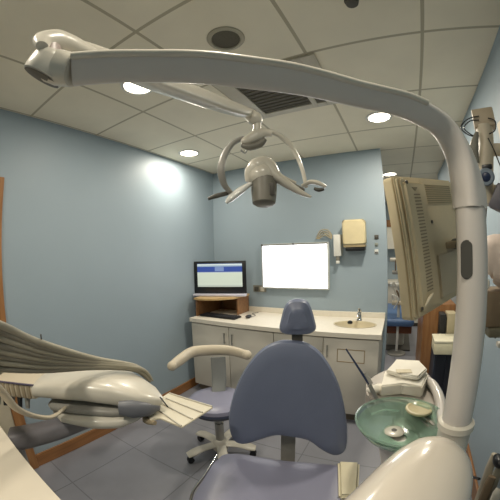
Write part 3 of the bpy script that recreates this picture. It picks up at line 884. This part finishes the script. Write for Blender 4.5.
# ------------------------------------------------------------------ dentist stool
SS = V((-1.17, 1.60, 0))
st = thing('operator_stool', SS, 'blue round operator stool with curved cream armrest between the chair and cabinets', 'stool')
MB().lathe(SS, [(.02, .445), (.17, .445), (.20, .455), (.215, .48), (.21, .505), (.18, .52), (.10, .523), (.01, .52)], 40).build('seat', VINYL_LIT, st)
MB().lathe(SS, [(.03, .41), (.15, .415), (.20, .435), (.217, .462), (.214, .478)], 32).build('seat_pan', PIPING, st)
MB().lathe(SS, [(.032, .14), (.034, .30), (.025, .302), (.025, .43)], 24).build('gas_column', STEEL, st)
MB().lathe(SS, [(.06, .06), (.065, .10), (.055, .13), (.034, .15)], 28).build('hub', CREAM, st)
for k in range(5):
    a = math.radians(-122 + 72 * k)
    d = V((math.cos(a), math.sin(a), 0))
    MB().tube([SS + d * .03 + V((0, 0, .105)), SS + d * .14 + V((0, 0, .105)), SS + d * .22 + V((0, 0, .088)), SS + d * .27 + V((0, 0, .075))], [.034, .034, .04, .03], 16, smooth=3, flat=(1.1, .45)).build('leg', CREAM, st)
    cc = SS + d * .25
    s_ = V((-d.y, d.x, 0))
    w_ = MB().cyl(cc + s_ * -.018 + V((0, 0, .026)), cc + s_ * -.004 + V((0, 0, .026)), .0255).cyl(cc + s_ * .004 + V((0, 0, .026)), cc + s_ * .018 + V((0, 0, .026)), .0255)
    w_.cyl(cc + V((0, 0, .026)), cc + V((0, 0, .075)), .008)
    w_.build('castor', BLACK, st)
AZs = .80
apts = [onax(172, 366, 2, AZs), onax(180, 360, 2, AZs), onax(193, 352, 2, AZs), onax(215, 350, 2, AZs), onax(232, 351, 2, AZs), onax(247, 355, 2, AZs)]
MB().ball(apts[0], .034).ball(apts[-1], .036).tube(apts, [.034, .043, .044, .043, .040, .036], 18, smooth=5, flat=(.75, 1)).build('armrest', BEIGE, st)
pt = onax(218, 357, 2, AZs - .03)
MB().tube([pt, V((pt.x + .02, pt.y - .03, .60)), V((pt.x + .05, pt.y - .10, .47)), V((SS.x - .05, SS.y + .05, .435))], [.058, .056, .05, .03], 16, smooth=4, flat=(1, .3), pw=4).build('armrest_post', mat('post_grey', '#7b7e7c', .45), st)

# ------------------------------------------------------------------ spittoon unit with glass bowl
BZ = .965
bc = onax(402, 420, 2, BZ); BR = .165
un = thing('spittoon_unit', (bc.x, bc.y + .05, 0), 'grey dental spittoon unit with a green glass bowl beside the lamp post', 'spittoon')
MB().lathe(bc, [(BR * 1.0, .0), (BR * 1.03, .006), (BR * 1.0, .008), (BR * .95, -.006), (BR * .8, -.035), (BR * .55, -.06), (BR * .28, -.072), (.028, -.074), (.028, -.079), (BR * .3, -.079), (BR * .57, -.067), (BR * .83, -.043), (BR * .97, -.012)], 48, cap=False).build('bowl', GLASS, un)
dc = onax(394, 431, 2, BZ - .07)
MB().lathe(dc, [(.001, .004), (.014, .005), (.034, .003), (.04, .0)], 28).build('drain', CREAM, un)
MB().lathe(dc, [(.001, .0065), (.009, .0065), (.012, .004)], 20).build('drain_hole', DGREY, un)
MB().lathe(bc, [(.05, -.20), (.07, -.12), (.075, -.084), (.02, -.083)], 36).build('bowl_support', GREYW, un)
# body: a rounded deck behind and right of the bowl
kp_ = onax(402, 392, 2, .96)
dk = [onax(x, y, 2, .93) for x, y in ((372, 398), (366, 385), (372, 376), (390, 368), (412, 366), (428, 372), (438, 388), (443, 405), (447, 425), (430, 425), (405, 402))]
MB().prism(smooth_loop([(p.x, p.y) for p in dk], 3), .84, .93, bev=.01).build('deck', mat('deck_grey', '#a49d94', .4), un)
rim = [onax(x, y, 2, .955) for x, y in ((424, 378), (432, 384), (438, 394), (441, 406), (442, 420))]
MB().tube(rim, [.016, .022, .022, .022, .018], 16, smooth=4).build('surround', GREYW, un)
cup = onax(419, 409, 2, .95)
MB().lathe(cup, [(.05, -.006), (.054, .0), (.052, .005), (.044, .006), (.038, .002), (.001, .001)], 32).build('cup_holder', YELLOWC, un)
bcx, bcy = (kp_.x + bc.x) / 2 + .03, bc.y + .12
MB().span((bcx - .06, bcy - .06, .001), (bcx + .12, bcy + .13, .86), bev=.03).build('pedestal', mat('pedestal_grey', '#8e877e', .45), un)
tp = onax(372, 424, 2, BZ + .0)
MB().tube([onax(371, 415, 2, BZ + .02), onax(385, 410, 2, BZ + .03), onax(398, 411, 2, BZ + .02)], .004, 8, smooth=4).build('rinse_pipe', GLASS, un)
# packets of gauze
pk = onax(402, 386, 2, .935)
t = thing('gloves_packet', (pk.x, pk.y, .932), 'white paper packet with folded wrapping behind the glass bowl', 'packet')
random.seed(3)
def crumple(mb, amt):
    for v in mb.bm.verts: v.co += V((random.uniform(-amt, amt), random.uniform(-amt, amt), random.uniform(-amt, amt) if v.co.z > .94 else 0))
def quad_block(pxs, z0, z1, zp):
    mb = MB()
    pp = [onax(x, y, 2, zp) for x, y in pxs]
    mb.prism([(p.x, p.y) for p in pp], z0, z1, bev=.006, seg=2)
    return mb
mb = quad_block([(380, 391), (384, 376), (398, 368), (420, 368), (428, 378), (422, 392), (402, 389)], .932, .985, .96)
crumple(mb, .0035)
mb.build('wrapper', PAPER, t, smooth=False)
mb = MB().ball(onax(378, 389, 2, .95), (.055, .026, .020), rotz(.45), 14)
crumple(mb, .003)
mb.build('glove_roll', PAPER, t)
fb = onax(403, 372, 2, 1.0)
t = thing('gauze_carton', (fb.x, fb.y, .990), 'flat cream carton lying on top of the white packet', 'carton')
mb = quad_block([(386, 372), (396, 361), (419, 362), (427, 371), (418, 379), (400, 376)], .990, 1.012, 1.0)
crumple(mb, .002)
mb.build('carton', PAPER, t, smooth=False)
c = onax(404, 371, 2, 1.0145)
MB().box((c.x, c.y, 1.0145), (.07, .04, .002), rotz(math.radians(8))).build('flap', mat('tan_paper', '#cfc4aa', .7), t)
# suction wand
a, b = P(346, 349, 1.22), P(369, 384, 1.16)
t = thing('suction_wand', b, 'thin dark blue suction wand leaning left of the packets', 'suction wand')
MB().tube([a, a.lerp(b, .5), b], [.0035, .0045, .006], 10).build('nozzle', NAVY, t)
MB().tube([a.lerp(b, .68) + V((.014, 0, .0)), b + V((.010, 0, 0))], [.006, .009], 12).build('handle', GREYP, t)
MB().tube([b, b + V((.04, .02, -.08)), b + V((.09, .05, -.16))], .009, 10, smooth=4).build('hose', GREYP, t)

# ------------------------------------------------------------------ big glossy foreground cover in front of the post
tip = V((.152, .655, 1.108)); low = V((-.01, .32, .965))
dd = (low - tip).normalized()
cov = thing('unit_cover', V((.05, .5, .7)), 'large glossy cream rounded cover in the near right corner', 'unit cover')
sh = [(0.0, .004), (.005, .030), (.018, .055), (.042, .078), (.085, .098), (.15, .114), (.25, .125), (.36, .13), (.44, .12), (.50, .08), (.52, .02)]
MB().tube([tip + dd * a_ for a_, r_ in sh], [r_ for a_, r_ in sh], 40, smooth=3, flat=(1.0, .85)).build('shell', CREAMG, cov)
MB().tube([V((.165, .45, .98)), V((.165, .45, .0))], [.045, .045], 24).build('support', GREYW, cov)

# near worktop at the lower left
t = thing('near_cabinet', (-1.35, -.1, 0), 'cream topped cabinet filling the lower left corner of the view', 'cabinet')
MB().span((XL + .035, -.40, .86), (-.55, .213, .90), bev=.004).build('top', mat('near_top_cream', '#cdc4b3', .4, var=.02), t)
MB().span((XL + .06, -.38, .08), (-.57, .17, .86)).build('body', CAB, t)
MB().span((XL + .08, -.36, 0.001), (-.59, .12, .08)).build('plinth', DGREY, t)
for k in range(3):
    x0 = XL + .06 + k * .505
    d = MB().span((x0 + .004, .17, .085), (x0 + .50, .188, .855), bev=.002).build('door', CAB, t)
    MB().cyl((x0 + .45, .205, .6), (x0 + .45, .205, .75), .006).build('handle', STEEL, d)

# ------------------------------------------------------------------ delivery unit at the left
UA = math.radians(38)
ux = V((math.cos(UA), math.sin(UA), 0)); uy = V((-math.sin(UA), math.cos(UA), 0))
def U(px, py, z): return onax(px, py, 2, z)
du = thing('instrument_unit', (-1.12, .72, .7), 'cream dental instrument delivery unit with a rounded shell on the left', 'delivery unit')
def loft(mb, secs, n=24, pw=2.6):
    """secs: (x along, y centre, z centre, half depth, half height)"""
    O_ = V((-1.12, .58, 0))
    rings = []
    for x, y, z, a, b in secs:
        rg = []
        for k in range(n):
            t_ = 2 * math.pi * k / n
            c_, s_ = math.cos(t_), math.sin(t_)
            cc_ = math.copysign(abs(c_) ** (2 / pw), c_) * a
            ss_ = math.copysign(abs(s_) ** (2 / pw), s_) * b
            rg.append(mb.bm.verts.new(O_ + ux * x + uy * (y + cc_) + V((0, 0, z + ss_))))
        rings.append(rg)
    for i in range(len(rings) - 1):
        for k in range(n): mb.bm.faces.new((rings[i][k], rings[i][(k + 1) % n], rings[i + 1][(k + 1) % n], rings[i + 1][k]))
    mb.bm.faces.new(list(reversed(rings[0]))); mb.bm.faces.new(rings[-1])
    return mb
loft(MB(), [(-.255, .10, .990, .13, .020), (-.245, .10, .992, .15, .036), (-.15, .10, 1.000, .155, .046), (.0, .095, 1.008, .155, .054), (.12, .08, .995, .135, .054), (.22, .062, .964, .10, .048), (.29, .048, .945, .06, .036), (.325, .04, .935, .02, .014)], pw=3.4).build('shell', CREAM, du)
loft(MB(), [(-.19, .085, .925, .11, .010), (-.16, .085, .928, .143, .022), (.0, .078, .926, .146, .024), (.12, .064, .920, .126, .024), (.20, .053, .915, .095, .022), (.28, .045, .91, .05, .014)], pw=3).build('groove_shade', GREYP, du)  # grey stands in for the shadow in the groove between cream tiers
loft(MB(), [(-.17, .07, .895, .10, .008), (-.11, .065, .886, .145, .024), (.04, .055, .880, .150, .034), (.15, .048, .878, .125, .032), (.22, .045, .885, .075, .022), (.265, .045, .898, .03, .008)], pw=3).build('lower_tray', CREAM, du)
loft(MB(), [(.16, -.055, .950, .025, .030), (.21, -.040, .940, .032, .040), (.27, -.010, .925, .030, .034), (.315, .015, .915, .012, .010)], 16).build('end_recess', mat('slate_grey', '#6c6e74', .4), du)
Rb = rotz(UA)
bo = V((-1.12, .58, 0))
MB().box(bo + ux * -.36 + uy * .10 + V((0, 0, .985)), (.25, .27, .07), Rb, bev=.012).build('holder_block', BEIGE, du)
mb = MB()
for k in range(8): mb.box(bo + ux * (-.27 - k * .028) + uy * -.036 + V((0, 0, .985)), (.018, .008, .062), Rb, bev=.003)
mb.build('holder_ribs', BEIGED, du)
mb = MB()
mb.box(bo + ux * -.36 + uy * -.034 + V((0, 0, 1.021)), (.24, .012, .004), Rb)
mb.build('holder_trim', mat('violet_trim', '#4a4458', .5), du)
for k in range(5):
    p = bo + ux * (-.30 - k * .042) + uy * (-.01) + V((0, 0, .93))
    MB().tube([p + V((0, 0, .03)), p - V((0, 0, .03)) - uy * .02], [.014, .010], 12).build('instrument_holder', BLACK if k % 2 else GREYP, du)
MB().tube([P(-12, 378, 1.0), P(2, 392, 1.05), P(16, 408, 1.1), P(34, 416, 1.15), P(52, 417, 1.2), P(66, 407, 1.25)], [.020, .019, .018, .016, .015, .01], 14, smooth=5, flat=(1, .6)).build('hoop', BEIGE, du)
MB().tube([P(112, 412, 1.26), P(92, 417, 1.28), P(60, 428, 1.33), P(30, 436, 1.40), P(12, 439, 1.43)], [.035, .045, .055, .06, .06], 24, smooth=3, flat=(1, .8), pw=3).build('support_arm', mat('arm_grey', '#77757a', .4), du)
MB().tube([P(99, 408, 1.30), P(99, 425, 1.28)], [.045, .042], 28).build('pivot', mat('slate_grey2', '#8c8e96', .4), du)
ae = P(12, 439, 1.43)
MB().tube([V((ae.x, ae.y, ae.z)), V((ae.x, ae.y, .0))], .045, 20).build('floor_column', GREYP, du)
# whip hoses
ends = [(-20, 320, 3), (-20, 326, 1), (-20, 333, 4), (-20, 340, 2), (-20, 346, 5), (-20, 351, 1), (-20, 358, 3), (-20, 365, 2)]
for k, (x0, y0, j) in enumerate(ends):
    ly = 358.5 + k * 1.3
    st_ = P(x0, y0, .92 + .02 * k)
    mi = P(38, y0 + 4 + (ly - y0) * .46, 1.10 + .01 * k)
    m2 = P(95, ly, 1.26)
    m3 = P(130 + j * 2, 366 + k * .6, 1.33)
    en = P(148 + j, 379 + k * .4, 1.36)
    hb = V((-1.12, .58, 0)) + ux * -.47 + uy * (-.01 + k * .03) + V((0, 0, .99))
    MB().tube([hb, hb - ux * .10 + V((0, 0, -.02)), (hb + st_) / 2 - ux * .16 + V((0, 0, .05)), st_, mi, m2, m3, en], [.010, .011, .012, .012, .0125, .0115, .009, .004], 14, smooth=8).build('instrument_hose', HOSE if k % 2 else HOSEL, du)
c = P(41, 336, 1.10)
MB().tube([c - V((0, 0, .012)), c + V((0, 0, .006))], .003, 8).build('hose_clip', DGREY, du)
# tray
tz = .885
tr = [U(x, y, tz) for x, y in ((168, 393), (213, 407), (182, 427), (160, 418), (150, 420), (146, 411), (150, 405))]
t = thing('instrument_tray', (-.86, .85, tz - .01), 'cream ribbed instrument tray sticking out right of the delivery unit', 'tray')
MB().prism([(p.x, p.y) for p in tr], tz - .008, tz, bev=.002).build('plate', TRAYM, t)
e0, e1, f0, f1 = tr[0], tr[1], U(157, 409, tz), tr[2]
for k in (.0, .33, .66, 1.0):
    p, q_ = e0.lerp(f0, k), e1.lerp(f1, k)
    dI = (q_ - p).normalized()
    MB().tube([p + dI * .01 + V((0, 0, .003)), q_ - dI * .005 + V((0, 0, .003))], .0035, 8).build('rib', CREAM, t)
MB().tube([U(148, 412, tz), U(146, 420, tz - .02), U(155, 423, tz - .01)], [.016, .016, .010], 12, smooth=3).build('grip', BEIGED, t)
MB().tube([P(160, 397, 1.18), P(164, 402, 1.16), P(168, 407, 1.15)], .003, 8).build('tray_pin', BLACK, t)
MB().tube([U(152, 412, tz - .012), U(143, 405, .91), U(135, 400, .92)], .012, 12, smooth=3).build('tray_arm', GREYP, t)

# ------------------------------------------------------------------ beyond the end of the back wall
# wooden cabinet and dark cupboard on the right
t = thing('wooden_cabinet', (.50, 3.9, 0), 'orange wood side cabinet standing against the right wall past the doorway', 'cabinet')
ox = onax(426, 355, 2, .0)
MB().span((.30, 3.35, .001), (XR - .002, 4.2, .95), bev=.006).build('body', WOODZ, t)
MB().span((.295, 3.37, .06), (.302, 3.77, .93)).build('door', WOODZ, t)
MB().span((.295, 3.79, .06), (.302, 4.18, .93)).build('door', WOODZ, t)
ca, cb = onax(435, 341, 1, 2.85), onax(457, 355, 1, 2.85)
CT = cb.z
dx = onax(433, 372, 1, 2.95).x
t = thing('dark_cupboard', (.5, 3.15, 0), 'dark navy low cupboard partly hidden by the lamp post', 'cupboard')
MB().span((dx, 2.95, .001), (XR - .02, 3.32, CT - .002), bev=.006).build('body', DBLUE, t)
MB().span((dx + .015, 2.943, .03), ((dx + XR) / 2 - .015, 2.951, CT - .03), bev=.002).build('door', mat('navy_door', '#20242f', .4), t)
MB().span(((dx + XR) / 2 - .005, 2.943, .03), (XR - .03, 2.951, CT - .03), bev=.002).build('door', mat('navy_door', '#20242f', .4), t)
t = thing('cream_drawer_box', (ca.x + .08, 3.0, CT), 'cream shallow box on the dark cupboard left of the lamp post', 'box')
MB().span((ca.x, 2.85, CT), (cb.x, 3.1, ca.z - .02), bev=.006).build('body', mat('pale_box', '#ddd6b8', .5), t)
MB().span((ca.x - .004, 2.846, ca.z - .02), (cb.x + .004, 3.104, ca.z), bev=.004).build('lid', mat('pale_lid', '#e3ddc4', .5), t)
fa, fb_, fc, fd = [onax(x, 325, 1, 3.14).x for x in (440, 446, 447, 458)]
t = thing('document_file', (fa, 3.2, CT), 'upright tan and black file box behind the cream box', 'file box')
MB().span((fa, 3.14, CT), (fb_, 3.3, ca.z + .19), bev=.004).build('spine', mat('black_file', '#23221f', .6), t)
MB().span((fc, 3.14, CT), (min(fd, XR - .03), 3.3, ca.z + .2), bev=.004).build('cover', mat('tan_file', '#b5a98a', .6), t)

# second surgery through the gap: chair, unit, cupboards
t = thing('blue_patient_couch', (.0, 5.0, 0), 'blue padded couch in the second room seen past the wall end', 'couch')
MB().box((-.02, 4.95, .50), (.55, 1.3, .12), bev=.05, seg=3).build('cushion', mat('bright_blue_vinyl', '#4c6b97', .4), t)
MB().box((-.02, 5.0, .36), (.5, 1.1, .12), bev=.02).build('frame', mat('rusty_brown', '#7b4a30', .6), t)
MB().box((-.02, 5.05, .16), (.30, .6, .30), bev=.04).build('column', PAPER, t)
MB().box((-.02, 5.0, .015), (.5, .9, .028), bev=.01).build('base', DGREY, t)
t = thing('instrument_pillar', (.05, 4.45, 0), 'white clustered instrument stand with tubes in the second room', 'instrument stand')
MB().cyl((.02, 4.42, .03), (.02, 4.42, 1.55), .02).build('pole', WHITE, t)
MB().lathe((.02, 4.42, 0), [(.14, .001), (.14, .02), (.03, .05)], 24).build('foot', GREYP, t)
for k, z in enumerate((.78, 1.05, 1.22, 1.4)):
    MB().box((.03 - .03 * (k % 2), 4.40, z), (.22, .16, .05), bev=.012).build('shelf', [BEIGE, WHITE, GREYP, CREAM][k], t)
random.seed(5)
for k in range(9):
    z = random.uniform(.82, 1.45); x = random.uniform(-.10, .14)
    MB().tube([(x, 4.32, z), (x + random.uniform(-.06, .06), 4.30, z + .08), (x + random.uniform(-.08, .08), 4.31, z + .02), (x, 4.33, z - .12)], .009, 8, smooth=5).build('tube', random.choice([CREAM, BROWN, GREYP, WHITE]), t)
t = thing('wall_cupboard', (.0, 6.4, 1.5), 'white wall cupboard with orange wood top in the far room', 'cupboard')
MB().span((-.6, 6.25, 1.55), (.9, YF - .002, 2.0), bev=.005).build('body', mat('cupboard_white', '#e6e2d4', .5), t)
MB().span((-.62, 6.22, 2.0), (.92, YF - .002, 2.14), bev=.005).build('top', WOODZ, t)
t = thing('far_counter', (.0, 6.3, 0), 'cream counter along the far wall of the second room', 'counter')
MB().span((-1.5, 6.05, .08), (1.6, YF - .022, .86)).build('body', CAB, t)
MB().span((-1.52, 6.0, .86), (1.62, YF - .002, .90), bev=.004).build('top', WORKTOP, t)
MB().span((-1.5, 6.1, .001), (1.6, YF - .03, .08)).build('plinth', DGREY, t)
